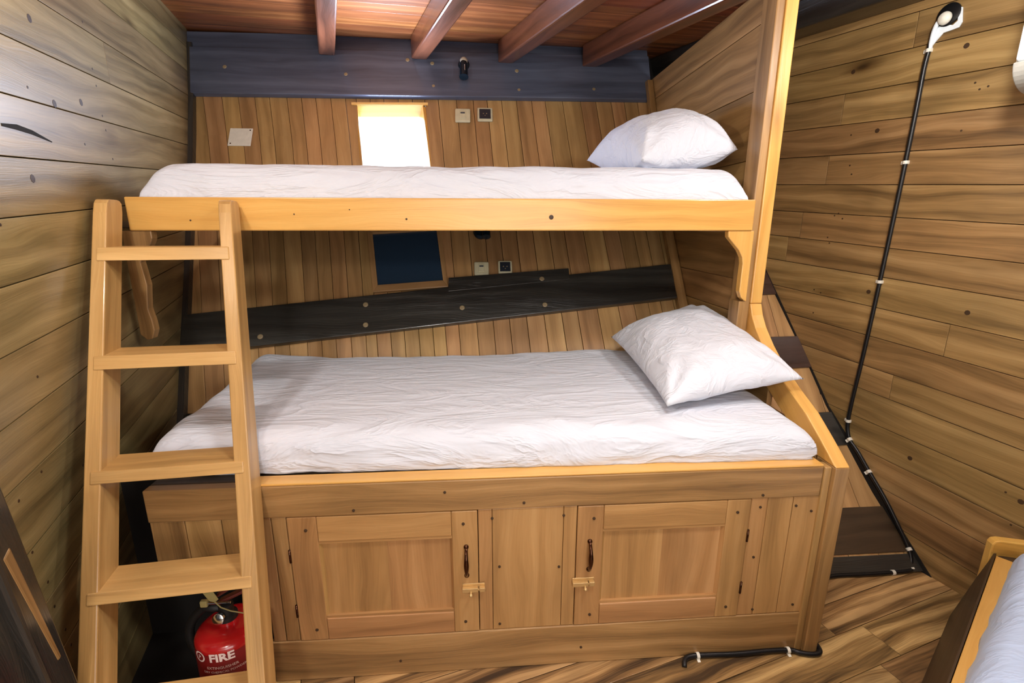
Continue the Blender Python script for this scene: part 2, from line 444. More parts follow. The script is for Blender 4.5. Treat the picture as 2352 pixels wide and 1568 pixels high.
# narrow dark beads where bulkheads meet the hull
m = MB()
rings = []
for z in [.0, .2, .38, .52, .6, .9, 1.2, 1.5, 1.8, 2.05]:
    y = hy(z); xw = (DR - NW[1] * y) / NW[0]
    C_ = V(xw, y, z); e_ = .034 if z < .5 else .012
    rings.append([C_ - NW * .004 + TW * .02, C_ + NW * .01 + TW * .02, C_ + NW * .01 - TW * e_, C_ - NW * .004 - TW * e_])
m.loft(rings, (0, 0, 1)); struct('trim_9', m, M['void'])
m = MB(); rings = []
for z in [.5, .8, 1.1, 1.4, 1.7, 2.0, 2.3]:
    y = hy(z) - .03; xw = (DL - NW[1] * y) / NW[0]
    rings.append([V(xw - .02, y - .01, z), V(xw + .024, y - .0, z), V(xw + .024, y + .06, z), V(xw - .02, y + .06, z)])
m.loft(rings, (0, 0, 1)); struct('trim_10', m, M['dark'])

# window_1: lit porthole opening with a deep pale reveal
x0, x1, z0, z1 = WIN_U
win = bpy.data.objects.new('window_1', None); COL.objects.link(win); win.location = (x0, hy(z0), z0); win['kind'] = 'structure'
oc_ = [on_hull(q) for q in ((821, 243), (971, 243), (990, 392), (830, 392))]
wn = unit(np.cross(oc_[1] - oc_[0], oc_[3] - oc_[0]))
if wn[1] > 0: wn = -wn                                # towards the cabin
wd = wn @ oc_[0]
ic_ = [on(q, wn, wd - .075) for q in ((827, 268), (964, 268), (977, 392), (834, 392))]
for i, nm in enumerate(('reveal_top', 'reveal_side', 'reveal_bottom', 'reveal_side')):
    j = (i + 1) % 4
    A_, B_, C_, E_ = oc_[i] + wn * .004, oc_[j] + wn * .004, ic_[j], ic_[i]
    cen = sum(oc_) / 4; ou = unit((A_ + B_) / 2 - cen) * .03
    A_, B_ = A_ - wn * .003, B_ - wn * .003
    m = MB().loft([[A_, E_, E_ + ou, A_ + ou - wn * .022], [B_, C_, C_ + ou, B_ + ou - wn * .022]], B_ - A_)
    build(nm, m, M['rail'], win)
build('pane', MB().prism([p - wn * .002 for p in ic_], -wn * .004, (1, 0, 0)), M['pane'], win)
m = MB().prism([oc_[0] + V(-.03, 0, .012) + wn * .002, oc_[1] + V(.03, 0, .012) + wn * .002, oc_[1] + V(.03, 0, .0) + wn * .002, oc_[0] + V(-.03, 0, 0) + wn * .002], wn * .006, (1, 0, 0))
build('head_trim', m, M['rail'], win)
# window_2: dark closed window under the upper bunk, its frame following the rising stringer
c_o = [(843, 524), (1012, 518), (1030, 662), (858, 674)]; c_i = [(857, 540), (1003, 531), (1018, 647), (869, 658)]
w2 = bpy.data.objects.new('window_2', None); COL.objects.link(w2); w2.location = tuple(on_hull(c_o[3])); w2['kind'] = 'structure'
def hn(P):
    s_ = (hy(P[2] + .05) - hy(P[2] - .05)) / .1; return unit((0, -1, s_))
PO = [on_hull(q) for q in c_o]; PI = [on_hull(q) for q in c_i]
for i, nm in enumerate(('frame_top', 'frame_side', 'frame_bottom', 'frame_side')):
    j = (i + 1) % 4
    lp = [PO[i] + hn(PO[i]) * .001, PO[j] + hn(PO[j]) * .001, PI[j] + hn(PI[j]) * .001, PI[i] + hn(PI[i]) * .001]
    build(nm, MB().prism(lp, hn(PO[0]) * .018, PO[j] - PO[i]), M['hull'], w2, bevel=.002)
build('pane', MB().prism([p + hn(p) * .002 for p in PI], hn(PI[0]) * .004, (1, 0, 0)), M['glass'], w2)

# ceiling planks and beams; everything overhead rises towards the hull
def zc(s): return 2.10 + RISE * s        # underside of the beams at distance s along TW
BH = .115
m = MB(); yv = -3.3
cd = unit((1, .07, 0)); cw = unit((-.07, 1, 0))
while yv < 2.15:
    ww = random.uniform(.085, .12)
    o = V(-2.0, -.14, 0) + cw * yv
    sA = o @ TW; 
    z_of = lambda P: zc(P @ TW) + BH
    a = o; ax = cd * 4.2; ay = cw * (ww - .002)
    az = V(0, 0, .02)
    A = a + V(0, 0, z_of(a)); AX = ax + V(0, 0, z_of(a + ax) - z_of(a)); AY = ay + V(0, 0, z_of(a + ay) - z_of(a))
    m.box(A, AX, AY, az, 0); yv += ww
struct('ceiling', m, M['ceil'], bevel=.0015)
o = V(-2.1, -.14, 0) + cw * -3.4; ax = cd * 4.4; ay = cw * 5.7
m = MB().box(o + V(0, 0, z_of(o) + .021), ax + V(0, 0, z_of(o + ax) - z_of(o)), ay + V(0, 0, z_of(o + ay) - z_of(o)), V(0, 0, .03)); struct('ceiling_deck', m, M['void'])
def beam_from(q, width, label, grp='deck beams under the ceiling', d=None):
    P = on(q, (0, 1, 0), 1.84)
    dd = P @ NW if d is None else d
    sE = P @ TW if d is None else 2.05
    s0_ = -3.1
    m = MB()
    o = NW * (dd - width / 2) + TW * s0_ + V(0, 0, zc(s0_)); L = sE - s0_
    m.box(o, TW * L + V(0, 0, RISE * L), NW * width, V(0, 0, BH - .001), 0)
    b = build('ceiling_beam', m, M['beam' if d is None else 'dark'], bevel=.008)  # beam along the right wall is coloured dark to stand for its shade
    tag(b, label, 'beam', grp); return b
beam_from((750, 120), .085, 'reddish ceiling beam running straight back, leftmost of the four over the bunks')
beam_from((962, 130), .085, 'reddish ceiling beam with a bright glossy edge, second from the left over the bunks')
beam_from((1160, 135), .085, 'dark ceiling beam slanting over the upper bunk, third from the left')
beam_from((1352, 140), .085, 'darkest ceiling beam, nearest the upper pillow and the bunk end panel')
beam_from((0, 0), .13, 'shade-darkened ceiling beam lying along the top of the right plank wall', d=1.68)

# ================================================================== BUNK BED
bunk = thing('bunk_bed', (0, 0, 0), 'built-in honey wood double-deck bunk with storage cabinet doors under the lower berth', 'bunk bed')
W_, RL, DO = M['bunk'], M['rail'], M['door']
CL, CRX = -.89, 1.0
build('top_board', MB().bx(CL, .995, -.004, .028, .55, .645), W_, bunk, bevel=.003)
build('lip', MB().bx(CL + .27, .995, -.003, .045, .6455, .652), RL, bunk, bevel=.002)
build('base_board', MB().bx(-.62, 1.0, -.004, .022, .0, .14), W_, bunk, bevel=.003)
m = MB()
for a, b, z0, z1 in ((-.89, -.80, .385, .549), (-.80, -.705, .385, .549), (-.705, -.612, .385, .549), (-.612, -.575, .141, .549), (-.575, -.5345, .141, .549)):
    m.bx(a + .001, b - .001, .0, .02, z0, z1, 2)
build('side_planks', m, W_, bunk, bevel=.002)
m = MB()
for a, b in ((-.010, .03), (.03, .235), (.235, .274)): m.bx(a + .0006, b - .0006, .0, .02, .141, .549, 2)
build('middle_panel', m, DO, bunk, bevel=.0015)
m = MB()
for a, b in ((.7915, .842), (.842, .92), (.92, 1.0)): m.bx(a + .0008, b - .0008, .0, .02, .141, .549, 2)
build('side_planks', m, DO, bunk, bevel=.002)
m = MB().bx(CL, 1.0, .03, .80, .60, .645); m.bx(-.62, -.60, .021, .45, .0, .55); m.bx(CL, CL + .02, .021, .6, .385, .6)
build('berth_deck', m, M['shade'], bunk, bevel=.002)
build('cupboard_back', MB().bx(-.62, 1.0, .45, .46, .02, .6), M['void'], bunk)
def peg(par, x, z, r=.0045, y=-.001):
    build('peg', MB().lathe((x, y, z), [(0, 0), (r, 0), (r, .002), (0, .0025)], (0, -1, 0), 12), M['peg'], par)
def door(x0, x1, handle_x, latch_x, knob_x, hinge_x, sw):
    z0, z1 = .1415, .548
    m = MB()
    m.bx(x0, x0 + sw[0], -.003, .02, z0, z1, 2); m.bx(x1 - sw[1], x1, -.003, .02, z0, z1, 2)
    xi0, xi1 = x0 + sw[0], x1 - sw[1]
    m.bx(xi0 + .0005, xi1 - .0005, -.003, .02, .470, z1, 0); m.bx(xi0 + .0005, xi1 - .0005, -.003, .02, z0, .213, 0)
    d = build('door', m, DO, bunk, bevel=.0025)
    pm = MB()
    n = 2
    for i in range(n):
        a = xi0 + (xi1 - xi0) * i / n; b = xi0 + (xi1 - xi0) * (i + 1) / n
        pm.bx(a + (.002 if i == 0 else 0), b, .009, .016, .216, .467, 2)
    build('door_panel', pm, DO, d)
    fr = MB()
    for ax_, bx_, az_, bz_ in ((xi0, xi1, .461, .470), (xi0, xi1, .213, .221)):
        fr.prism([(ax_, .0, az_ if az_ > .3 else bz_), (ax_, .009, az_ if az_ > .3 else bz_), (ax_, .0, bz_ if az_ > .3 else az_)], (bx_ - ax_, 0, 0), (1, 0, 0))
    for ax_, s_ in ((xi0, 1), (xi1, -1)):
        fr.prism([(ax_, .0, .213), (ax_ + s_ * .007, .009, .213), (ax_, .009, .213)], (0, 0, .257), (0, 0, 1))
    build('panel_bead', fr, DO, d)
    for px in (x0 + sw[0] * .62, x1 - sw[1] * .55):
        for pz in (.508, .178): peg(d, px, pz, .0045, -.0032)
    # bow handle
    zc_ = .386; hgt = .047
    path = []; rs = []
    for i in range(17):
        t = i / 16; a = (t - .5) * 2
        path.append(V(handle_x, -.006 - .020 * (1 - abs(a) ** 3.0), zc_ + a * hgt)); rs.append(.0045 + .0028 * math.exp(-(a * 2.2) ** 2))
    hm = MB().tube(path, rs, 12)
    for zz in (zc_ + hgt, zc_ - hgt): hm.lathe((handle_x, -.003, zz), [(0, 0), (.0075, 0), (.007, .004), (.003, .0065), (0, .007)], (0, -1, 0), 14)
    h = build('handle', hm, M['copper'], d, smooth=True); h['label'] = 'bow-shaped copper and black pull'
    # barrel bolt
    lz = .297
    lm = MB().bx(latch_x - .033, latch_x + .033, -.0055, -.003, lz - .008, lz + .014)
    lm.bx(latch_x - .033, latch_x + .013, -.016, -.0055, lz - .009, lz + .005); lm.bx(latch_x + .0165, latch_x + .033, -.016, -.0055, lz - .009, lz + .005)
    la = build('latch', lm, M['brass'], d, bevel=.0012); la['label'] = 'small brass barrel bolt across the door gap'
    build('latch_knob', MB().lathe((knob_x, -.014, lz - .006), [(0, 0), (.004, 0), (.0035, .006), (.0055, .009), (.0055, .014), (0, .016)], (0, -.8, -.6), 14), M['brass'], d, smooth=True)
    build('latch_bolt', MB().tube([(latch_x - .03, -.012, lz - .002), (latch_x + .034, -.012, lz - .002)], .0035, 10), M['brass'], d, smooth=True)
    for hz_ in (.428, .246):
        build('hinge', MB().tube([(hinge_x, -.004, hz_ - .02), (hinge_x, -.004, hz_ + .02)], .0035, 8), M['copper'], d, smooth=True)
door(-.533, -.0115, -.045, -.026, -.034, -.534, (.079, .073))
door(.2755, .790, .3135, .298, .302, .790, (.076, .072))
for px, pz in ((.03, .52), (.235, .52), (.05, .36), (.225, .35), (.05, .16), (.82, .52), (.93, .52), (.98, .50), (.82, .35), (.84, .16), (.97, .17), (-.10, .61), (-.35, .565), (.12, .568), (.82, .562), (.3, .06), (-.25, .05)):
    peg(bunk, px, pz, .004, -.0045 if pz > .55 or pz < .14 else -.0003)
m = MB().bx(-1.3, -.6, .20, .215, -.0, .60); m.bx(-.615, -.60, .022, .2, 0, .39); m.bx(-1.2, -.62, -.2, .2, .0005, .004); build('recess_shade', m, M['void'], bunk)  # black boards and floor strip added to stand for deep shade
# end of the bunk: front post, sloping arm, tall post
XA, XB = 1.018, 1.062
SL = [(-.02, .648), (.06, .705), (.135, .755), (.235, .803), (.333, .856), (.40, .905), (.458, .958), (.49, 1.0), (.508, 1.04)]
fp = MB(); fp.bx(XA, XB, -.02, .06, 0, .6475, 2); fp.bx(.9965, XA - .001, -.008, .03, 0, .645, 2)
build('front_post', fp, W_, bunk, bevel=.003)
def offs(k):
    a = V(*SL[max(k - 1, 0)]); b = V(*SL[min(k + 1, len(SL) - 1)]); t = unit(b - a); n = V(t[1], -t[0]); return V(*SL[k]) + n * .085
low = [offs(k) for k in range(len(SL))]
am = MB()
rings = []
for k in range(len(SL)):
    (y, z), (yl, zl_) = SL[k], low[k]
    if k == 0: yl, zl_ = .06, .6475
    if k == len(SL) - 1: yl, zl_ = .60, 1.04
    rings.append([V(XA, y, z), V(XB, y, z), V(XB, yl, zl_), V(XA, yl, zl_)])
am.loft(rings, (0, .8, .6))
build('sloping_arm', am, RL, bunk, bevel=.003)
pm = MB().bx(XA, XB, .508, .56, 1.041, 2.12, 2)
build('tall_post', pm, RL, bunk, bevel=.004)
pm = MB().bx(.988, XA - .001, .512, .60, .70, 2.12, 2)
build('inner_post', pm, W_, bunk, bevel=.004)
# horizontal boards closing the bunk end, between posts and hull
m = MB()
zb = [.56, .70, .85, .99, 1.12, 1.30, 1.42, 1.56, 1.80, 2.02, 2.14]
for z0, z1 in zip(zb, zb[1:]):
    if z1 < .66: y0 = .03
    elif z0 > 1.0: y0 = .565
    else:
        zz = z1; y0 = .565
        for (ya, za), (yb, zb_) in zip(SL, SL[1:]):
            if za <= zz <= zb_: y0 = ya + (yb - ya) * (zz - za) / (zb_ - za) + .015
    dz = .05                                     # boards dip a little towards the hull
    m.prism([V(1.019, y0, z0 + .0012), V(1.019, hy(z0) - .004, z0 + .0012 ), V(1.019, hy(z1) - .004, z1 - .0012), V(1.019, y0, z1 - .0012)], (.02, 0, 0), (0, 1, 0))
build('end_panel', m, W_, bunk, bevel=.0015)
# trim board in the corner of panel and hull
rings = [[V(.972, hy(z) - .045, z), V(1.016, hy(z) - .045, z), V(1.016, hy(z) + .0, z), V(.972, hy(z) - .002, z)] for z in [.66, .85, 1.0, 1.15, 1.30]]
build('corner_batten', MB().loft(rings, (0, 0, 1)), W_, bunk, bevel=.002)
rings = [[V(.985, hy(z) - .08, z), V(1.017, hy(z) - .08, z), V(1.017, hy(z) - .032, z), V(.985, hy(z) - .032, z)] for z in [1.36, 1.55, 1.75, 1.95, 2.13]]
build('corner_batten', MB().loft(rings, (0, 0, 1)), W_, bunk, bevel=.002)
# upper berth
r = build('rail', MB().bx(-1.125, .977, .48, .515, 1.307, 1.413), RL, bunk, bevel=.004)
r['label'] = 'pale front rail of the upper berth'
for kx, kz, kr in ((.255, 1.352, .008), (-.235, 1.345, .0035), (-.93, 1.34, .003), (-.6, 1.36, .0025), (-.42, 1.375, .002)):
    build('knot', MB().lathe((kx, .4795, kz), [(0, 0), (kr, 0), (kr * .6, .0007), (0, .0008)], (0, -1, 0), 14), M['peg'], r)
m = MB()
yy = .517
while yy < 1.28:
    b = min(yy + .11, 1.30); m.bx(-1.22 - .0 * yy, .985, yy, b - .002, 1.315, 1.337); yy += .11
build('upper_deck', m, M['shade'], bunk, bevel=.002)
cb = [(.891, 1.3065), (.893, 1.285), (.915, 1.262), (.938, 1.238), (.953, 1.212), (.957, 1.19), (.956, 1.14), (.956, 1.09), (.966, 1.066), (.978, 1.056), (.987, 1.053), (.987, 1.3065)]
build('bracket', MB().prism([V(x, .485, z) for x, z in cb], (0, .028, 0), (0, 0, 1)), RL, bunk, bevel=.003)
build('bracket_foot', MB().bx(.962, .987, .49, .56, .72, 1.0525, 2), W_, bunk, bevel=.003)
cbl = [(-1.062, 1.3065), (-1.062, 1.283), (-1.072, 1.262), (-1.10, 1.235), (-1.112, 1.205), (-1.108, 1.17), (-1.104, 1.13), (-1.11, 1.09), (-1.115, 1.05), (-1.108, 1.01), (-1.106, .975), (-1.118, .945), (-1.135, .94), (-1.155, .96), (-1.155, 1.3065)]
build('bracket', MB().prism([V(x, .485, z) for x, z in cbl], (0, .03, 0), (0, 0, 1)), W_, bunk, bevel=.003)

# ================================================================== LADDER
U = V(math.cos(.096), math.sin(.096), 0); VV = V(-math.sin(.19), math.cos(.19), 0)
B0 = V(-.585, -.006, .641); sl = V(-.246, .645, 1.0)
DH, SWD, LSP = .095, .037, .338
def Bz(z): return B0 + sl * (z - B0[2])                 # back right edge of the right stile
def Fz(z): return Bz(z) - VV * DH
lad = thing('ladder', Bz(0) - U * .2, 'leaning honey wood ladder with flat treads at the left end of the bunk', 'ladder')
TOPZ = 1.392
for k, off in enumerate((0.0, LSP)):
    rings = []
    prof = [0.0, .3, .6, .9, 1.2, TOPZ - .03]
    for z in prof:
        f = Fz(z) - U * off; b = Bz(z) - U * off
        rings.append([f - U * SWD, f, b, b - U * SWD])
    for dz, s_ in ((-.012, .06), (-.003, .22), (0.0, .40)):      # rounded head
        z = TOPZ + dz + .008
        f = Fz(z) - U * off; b = Bz(z) - U * off; c = (f + b) / 2
        f2 = f + (b - f) * s_ * .45; b2 = b - (b - f) * s_ * .9
        rings.append([f2 - U * SWD, f2, b2, b2 - U * SWD])
    st = build('stile', MB().loft(rings, sl), M['ladder'], lad, bevel=.005)
nL = unit(np.cross(U, sl)); dLp = nL @ Fz(.7)
def zf(q): return on(q, nL, dLp)[2]
rz = [(zf((380, 597)), zf((380, 567))), (zf((389, 842)), zf((389, 811))), (zf((406, 1097)), zf((406, 1069))), (zf((422, 1366)), zf((422, 1339)))]
stp = (rz[3][0] - rz[0][0]) / 3
zt5 = on((456, 1553), nL, nL @ Bz(.7))[2]; rz.append((zt5 - .026, zt5))
for z0, z1 in rz:
    fl = Fz(z0) - U * (LSP + SWD * .62) - VV * .003
    wv = U * (LSP + SWD * .62 - SWD * .36)
    m = MB(); dz = sl * (z1 - z0)
    m.box(fl, wv, VV * (DH + .002), V(dz[0], dz[1], z1 - z0) * 1.0, 0)
    build('rung', m, M['ladder'], lad, bevel=.003)

# ================================================================== BEDDING
def fbm(x, y, z, o=3):
    return mnoise.fractal(Vector((x, y, z)), 1.0, 2.0, o)
def mattress(name, corners, zb, H, R, mat, label, cat, seed, zadd=None, nu=150, nv=70, wr=.004, shear=0.0):
    """corners: front-left, front-right, back-right, back-left on the plan"""
    FL, FR, BR, BL = [np.array(c, float) for c in corners]
    ts = lambda n, k: [(.5 - .5 * math.cos(math.pi * i / n)) * k + (1 - k) * i / n for i in range(n + 1)]
    us, vs = ts(nu, .75), ts(nv, .75)
    Lx = np.linalg.norm(FR - FL); Ly = np.linalg.norm(BL - FL)
    def pl(u, v): return (FL * (1 - u) + FR * u) * (1 - v) + (BL * (1 - u) + BR * u) * v
    m = MB()
    def P(i, j, top=True):
        u, v = us[i], vs[j]; p = pl(u, v)
        dx = min(u, 1 - u) * Lx; dy = min(v, 1 - v) * Ly
        fx = 1 if dx >= R else 1 - (1 - dx / R) ** 2; fy = 1 if dy >= R else 1 - (1 - dy / R) ** 2
        e = math.sqrt(max(fx, 0)) * math.sqrt(max(fy, 0))
        z = zb + H * (.42 + .58 * e)
        amp = wr * (1 + 1.8 * math.exp(-((min(dy, dx)) / .10) ** 2))
        z += amp * (fbm(p[0] * 2.2 + seed + p[1] * 1.5, p[1] * 5 - p[0] * 2.0, seed, 2) + .45 * fbm(p[0] * 6 + p[1] * 5, p[1] * 12 + p[0] * 7, seed + 5, 2))
        if zadd: z += zadd(p[0], p[1])
        # sides puff outwards unevenly
        q = V(p[0], p[1] + shear * max(0, v - .5) * 2 * (z - zb), z)
        edge = math.exp(-(min(dx, dy) / .03) ** 2)
        nn = .006 * fbm(p[0] * 11 + seed, p[1] * 11, z * 20) * edge
        if dy <= dx: q[1] += (nn if v > .5 else -nn)
        else: q[0] += (nn if u > .5 else -nn)
        return q
    b = 0
    for j in range(nv + 1):
        for i in range(nu + 1): m.v.append(P(i, j))
    I = lambda i, j: j * (nu + 1) + i
    for j in range(nv):
        for i in range(nu): m.poly([I(i, j), I(i + 1, j), I(i + 1, j + 1), I(i, j + 1)], V(1, 0, 0))
    ring = [I(i, 0) for i in range(nu + 1)] + [I(nu, j) for j in range(1, nv + 1)] + [I(i, nv) for i in range(nu - 1, -1, -1)] + [I(0, j) for j in range(nv - 1, 0, -1)]
    cen = (FL + FR + BR + BL) / 4
    prev = ring
    for lv, (h, out) in enumerate(((.30, .004), (.16, .006), (.04, .0), (0.0, .001))):
        new = []
        for rI in ring:
            p = m.v[rI]; c2 = V(cen[0], cen[1], 0); o = unit(V(p[0] - cen[0], (p[1] - cen[1]) * 2.2, 0))
            z = zb + H * h
            wv = .006 * fbm(p[0] * 10 + seed, p[1] * 10 + lv * .7, seed + lv * .4, 3) if h > 0 else 0
            vv_ = max(0, min(1, (p[1] - cen[1]) / (abs(BL[1] - FL[1]) / 2)))
            new.append(len(m.v)); m.v.append(V(p[0], p[1] - shear * vv_ * (p[2] - z), 0) + o * (out + wv) + V(0, 0, z))
        n = len(ring)
        for k in range(n):
            a, c = k, (k + 1) % n; m.poly([prev[c], prev[a], new[a], new[c]], V(1, 0, 0))
        prev = new
    m.poly(prev[::-1], V(1, 0, 0))
    return m
def zl_add(x, y):
    return .03 * math.exp(-(((x + .95) / .12) ** 2 + ((y - .95) / .14) ** 2)) + .012 * math.exp(-((y - .9) / .1) ** 2)
mm = mattress('mattress', [(-.905, .058), (.985, .03), (.965, .852), (-.985, .852)], .653, .112, .075, M['sheet'], '', '', 3.3, zl_add, shear=.75)
mt = build('mattress', mm, M['sheet'], smooth=True)
tag(mt, 'wide mattress in a creased white sheet on the lower berth above the cabinet', 'mattress')
mm = mattress('mattress', [(-1.105, .525), (.975, .525), (.955, 1.335), (-1.13, 1.335)], 1.338, .19, .085, M['sheet'], '', '', 8.1, None)
mt2 = build('mattress', mm, M['sheet'], smooth=True)
tag(mt2, 'narrow white sheeted mattress behind the rail of the upper berth', 'mattress')

def pillow(corners, thick, seed, flat=.55, n=64, ear=.07):
    A, B, C, D = [np.array(c, float) for c in corners]     # u: A->B / D->C, v: D->A
    nrm = unit(np.cross(C - D, A - D))
    if nrm[2] < 0: nrm = -nrm
    m = MB()
    def shape(u, v, side):
        a, b = 2 * u - 1, 2 * v - 1
        a2 = a * (1 - ear * (1 - b * b) ** 1.0 * abs(a) ** 3); b2 = b * (1 - ear * (1 - a * a) * abs(b) ** 3)
        uu, vv = (a2 + 1) / 2, (b2 + 1) / 2
        p = (D * (1 - uu) + C * uu) * (1 - vv) + (A * (1 - uu) + B * uu) * vv
        e = (max(0, 1 - abs(a) ** 2.8) ** .55) * (max(0, 1 - abs(b) ** 2.8) ** .55)
        cr2 = min(1, (max(abs(a), abs(b)) ** 4))
        ang = math.atan2(abs(b) - 1.0, abs(a) - 1.0 + 1e-6)
        dc = math.hypot(1 - abs(a), 1 - abs(b))
        fold = math.sin(ang * 9 + seed) * .006 * math.exp(-((dc - .35) / .28) ** 2) * (e > .02)
        w = .010 * fbm(a * 1.5 + seed, b * 1.5, seed) + .0025 * fbm(a * 5 + seed, b * 5 + a * 3, seed + 2)
        t = thick * e * (1 if side > 0 else flat)
        return p + nrm * side * max(0, t + (fold + w) * min(1, e * 2.2)) if e > 0 else p
    m.grid(lambda u, v: shape(u, v, 1), n, n); m.grid(lambda u, v: shape(u, v, -1), n, n, flip=True)
    # weld the rims
    idx = {}; remap = []
    vs = []
    for p in m.v:
        k = tuple(np.round(p, 5))
        if k not in idx: idx[k] = len(vs); vs.append(p)
        remap.append(idx[k])
    m.v = vs; m.f = [[remap[i] for i in f] for f in m.f]
    keep = [(f, u) for f, u in zip(m.f, m.uv) if len(set(f)) == len(f)]
    m.f = [k[0] for k in keep]; m.uv = [k[1] for k in keep]
    return m
p1 = build('pillow', pillow([(.585, .83, .845), (1.0, .86, .965), (1.035, .185, .85), (.567, .125, .793)], .105, 1.7, .45), M['pillow'], smooth=True)
tag(p1, 'white pillow tilted across the lower berth, its corner on the sloping bunk arm', 'pillow')
p2 = build('pillow', pillow([(.50, 1.07, 1.61), (.965, 1.10, 1.70), (.972, .63, 1.60), (.60, .60, 1.553)], .15, 4.2, .5, ear=.05), M['pillow'], smooth=True)
tag(p2, 'plump white pillow at the head of the upper berth against the end panel', 'pillow')

# ================================================================== FIRE EXTINGUISHER
ey = -.125
ec = on((527, 1440), (0, 1, 0), ey); ex = ec[0]; R_ = .078
zs_ = on((517, 1462), (0, 1, 0), ey - R_ * .6)[2]      # shoulder height
ext = thing('fire_extinguisher', (ex, ey, 0), 'red fire extinguisher standing behind the bottom of the ladder', 'fire extinguisher')
zt = .334
prof = [(0, 0), (R_ - .006, 0), (R_, .008), (R_, zt - .020)]
for i in range(1, 11):
    a = i / 10 * math.pi / 2; prof.append((.022 + (R_ - .022) * math.cos(a) ** .8 if i < 10 else .022, zt - .020 + .026 * math.sin(a)))
prof += [(.022, zt + .02), (0, zt + .02)]
build('cylinder', MB().lathe((ex, ey, 0), prof, (0, 0, 1), 48), M['red'], ext, auto=50)
neck = zt + .02
lab = MB()
th0 = [-2.9 + 2.75 * i / 30 for i in range(31)]
lab.loft([[V(ex + (R_ + .0006) * math.cos(t), ey + (R_ + .0006) * math.sin(t), z) for t in th0] for z in (max(.02, zt - .235), zt - .024)], (0, 0, 1), cap=False, closed=False)
lo = build('label', lab, M['redlab'], ext, smooth=True)
# lettering wrapped on the label
import bpy as _b
def text_on_cyl(s_, size, zbase, th_c, mat, bold=0.0, name='print'):
    cu = _b.data.curves.new(name, 'FONT'); cu.body = s_; cu.size = size; cu.align_x = 'CENTER'; cu.extrude = 0; cu.offset = bold; cu.resolution_u = 2
    ob = _b.data.objects.new(name, cu); COL.objects.link(ob)
    dg = _b.context.evaluated_depsgraph_get(); me = _b.data.meshes.new_from_object(ob.evaluated_get(dg))
    _b.data.objects.remove(ob); _b.data.curves.remove(cu)
    m = MB()
    for v in me.vertices:
        t = th_c + v.co.x / R_; rr = R_ + .0014
        m.v.append(V(ex + rr * math.cos(t), ey + rr * math.sin(t), zbase + v.co.y))
    for p in me.polygons: m.poly(list(p.vertices), V(0, 0, 1))
    _b.data.meshes.remove(me)
    return build(name, m, mat, lo)
thc = math.atan2(CAM[1] - ey, CAM[0] - ex) 
text_on_cyl('FIRE', .031, zt - .041, thc - .34, M['letter'], .0012)
text_on_cyl('EXTINGUISHER', .0105, zt - .063, thc - .36, M['letter'])
text_on_cyl('DRY CHEMICAL POWDER', .0085, zt - .075, thc - .32, M['letter'])
text_on_cyl('PULL OUT SAFETY PIN', .0085, zt - .099, thc - .34, M['letter'])
text_on_cyl('P', .017, zt - .037, thc - 1.04, M['letter'], name='emblem_letter')
build('emblem', MB().loft([[V(ex + (R_ + .0014) * math.cos(t), ey + (R_ + .0014) * math.sin(t), zt - .031 + r_ * math.sin(a)) for a in [2 * math.pi * k / 20 for k in range(20)] for t in [thc - 1.04 + r_ * math.cos(a) / R_]] for r_ in (.011, .015)], (0, 0, 1), cap=False), M['letter'], lo)
vb = MB().lathe((ex, ey, neck - .004), [(0, 0), (.024, 0), (.024, .012), (.017, .016), (.017, .04), (.012, .044), (0, .044)], (0, 0, 1), 20)
build('valve', vb, M['hose'], ext, auto=40)
build('gauge', MB().lathe((ex - .006, ey - .022, neck + .014), [(0, 0), (.014, 0), (.0145, .008), (.012, .010), (0, .0105)], (-.1, -1, .25), 22), M['chrome'], ext, auto=40)
lev = MB(); lev.box((ex - .012, ey - .01, neck + .04), (.085, .02, .03), (0, .02, 0), (-.004, 0, .008)); lev.box((ex - .012, ey - .01, neck + .062), (.085, .02, .045), (0, .02, 0), (-.004, 0, .007))
build('lever', lev, M['dredm'], ext, bevel=.003)
build('safety_pin', MB().tube([(ex - .045, ey - .012, neck + .050), (ex - .02, ey - .012, neck + .050), (ex + .02, ey - .012, neck + .05)], .003, 8), M['chrome'], ext)
build('pin_head', MB().bx(ex - .052, ex - .034, ey - .018, ey - .006, neck + .042, neck + .06), M['tagm'], ext, bevel=.003)
build('tag', MB().prism([V(ex - .036, ey - .03, neck + .105), V(ex - .014, ey - .03, neck + .115), V(ex + .002, ey - .028, neck + .074), V(ex - .008, ey - .028, neck + .066), V(ex - .020, ey - .028, neck + .070)], (0, .001, 0), (0, 0, 1)), M['tagm'], ext)
build('tag_cord', MB().tube([(ex - .008, ey - .028, neck + .068), (ex + .006, ey - .03, neck + .052), (ex + .03, ey - .034, neck + .044), (ex + .065, ey - .03, neck + .03)], .0016, 6), M['tagm'], ext)
hp = []
for i in range(25):
    t = i / 24; a = math.pi * (.5 + t * .55)
    hp.append(V(ex - .035 - .075 * math.sin(math.pi * min(1, t * 1.15)) ** .7 * (1 if t < .8 else 1), ey + .01 + .01 * t, neck + .03 - (neck - .05) * t + .03 * math.sin(math.pi * t)))
hp[0] = V(ex - .01, ey, neck + .025)
build('hose', MB().tube(hp, .011, 10), M['hose'], ext, smooth=True)

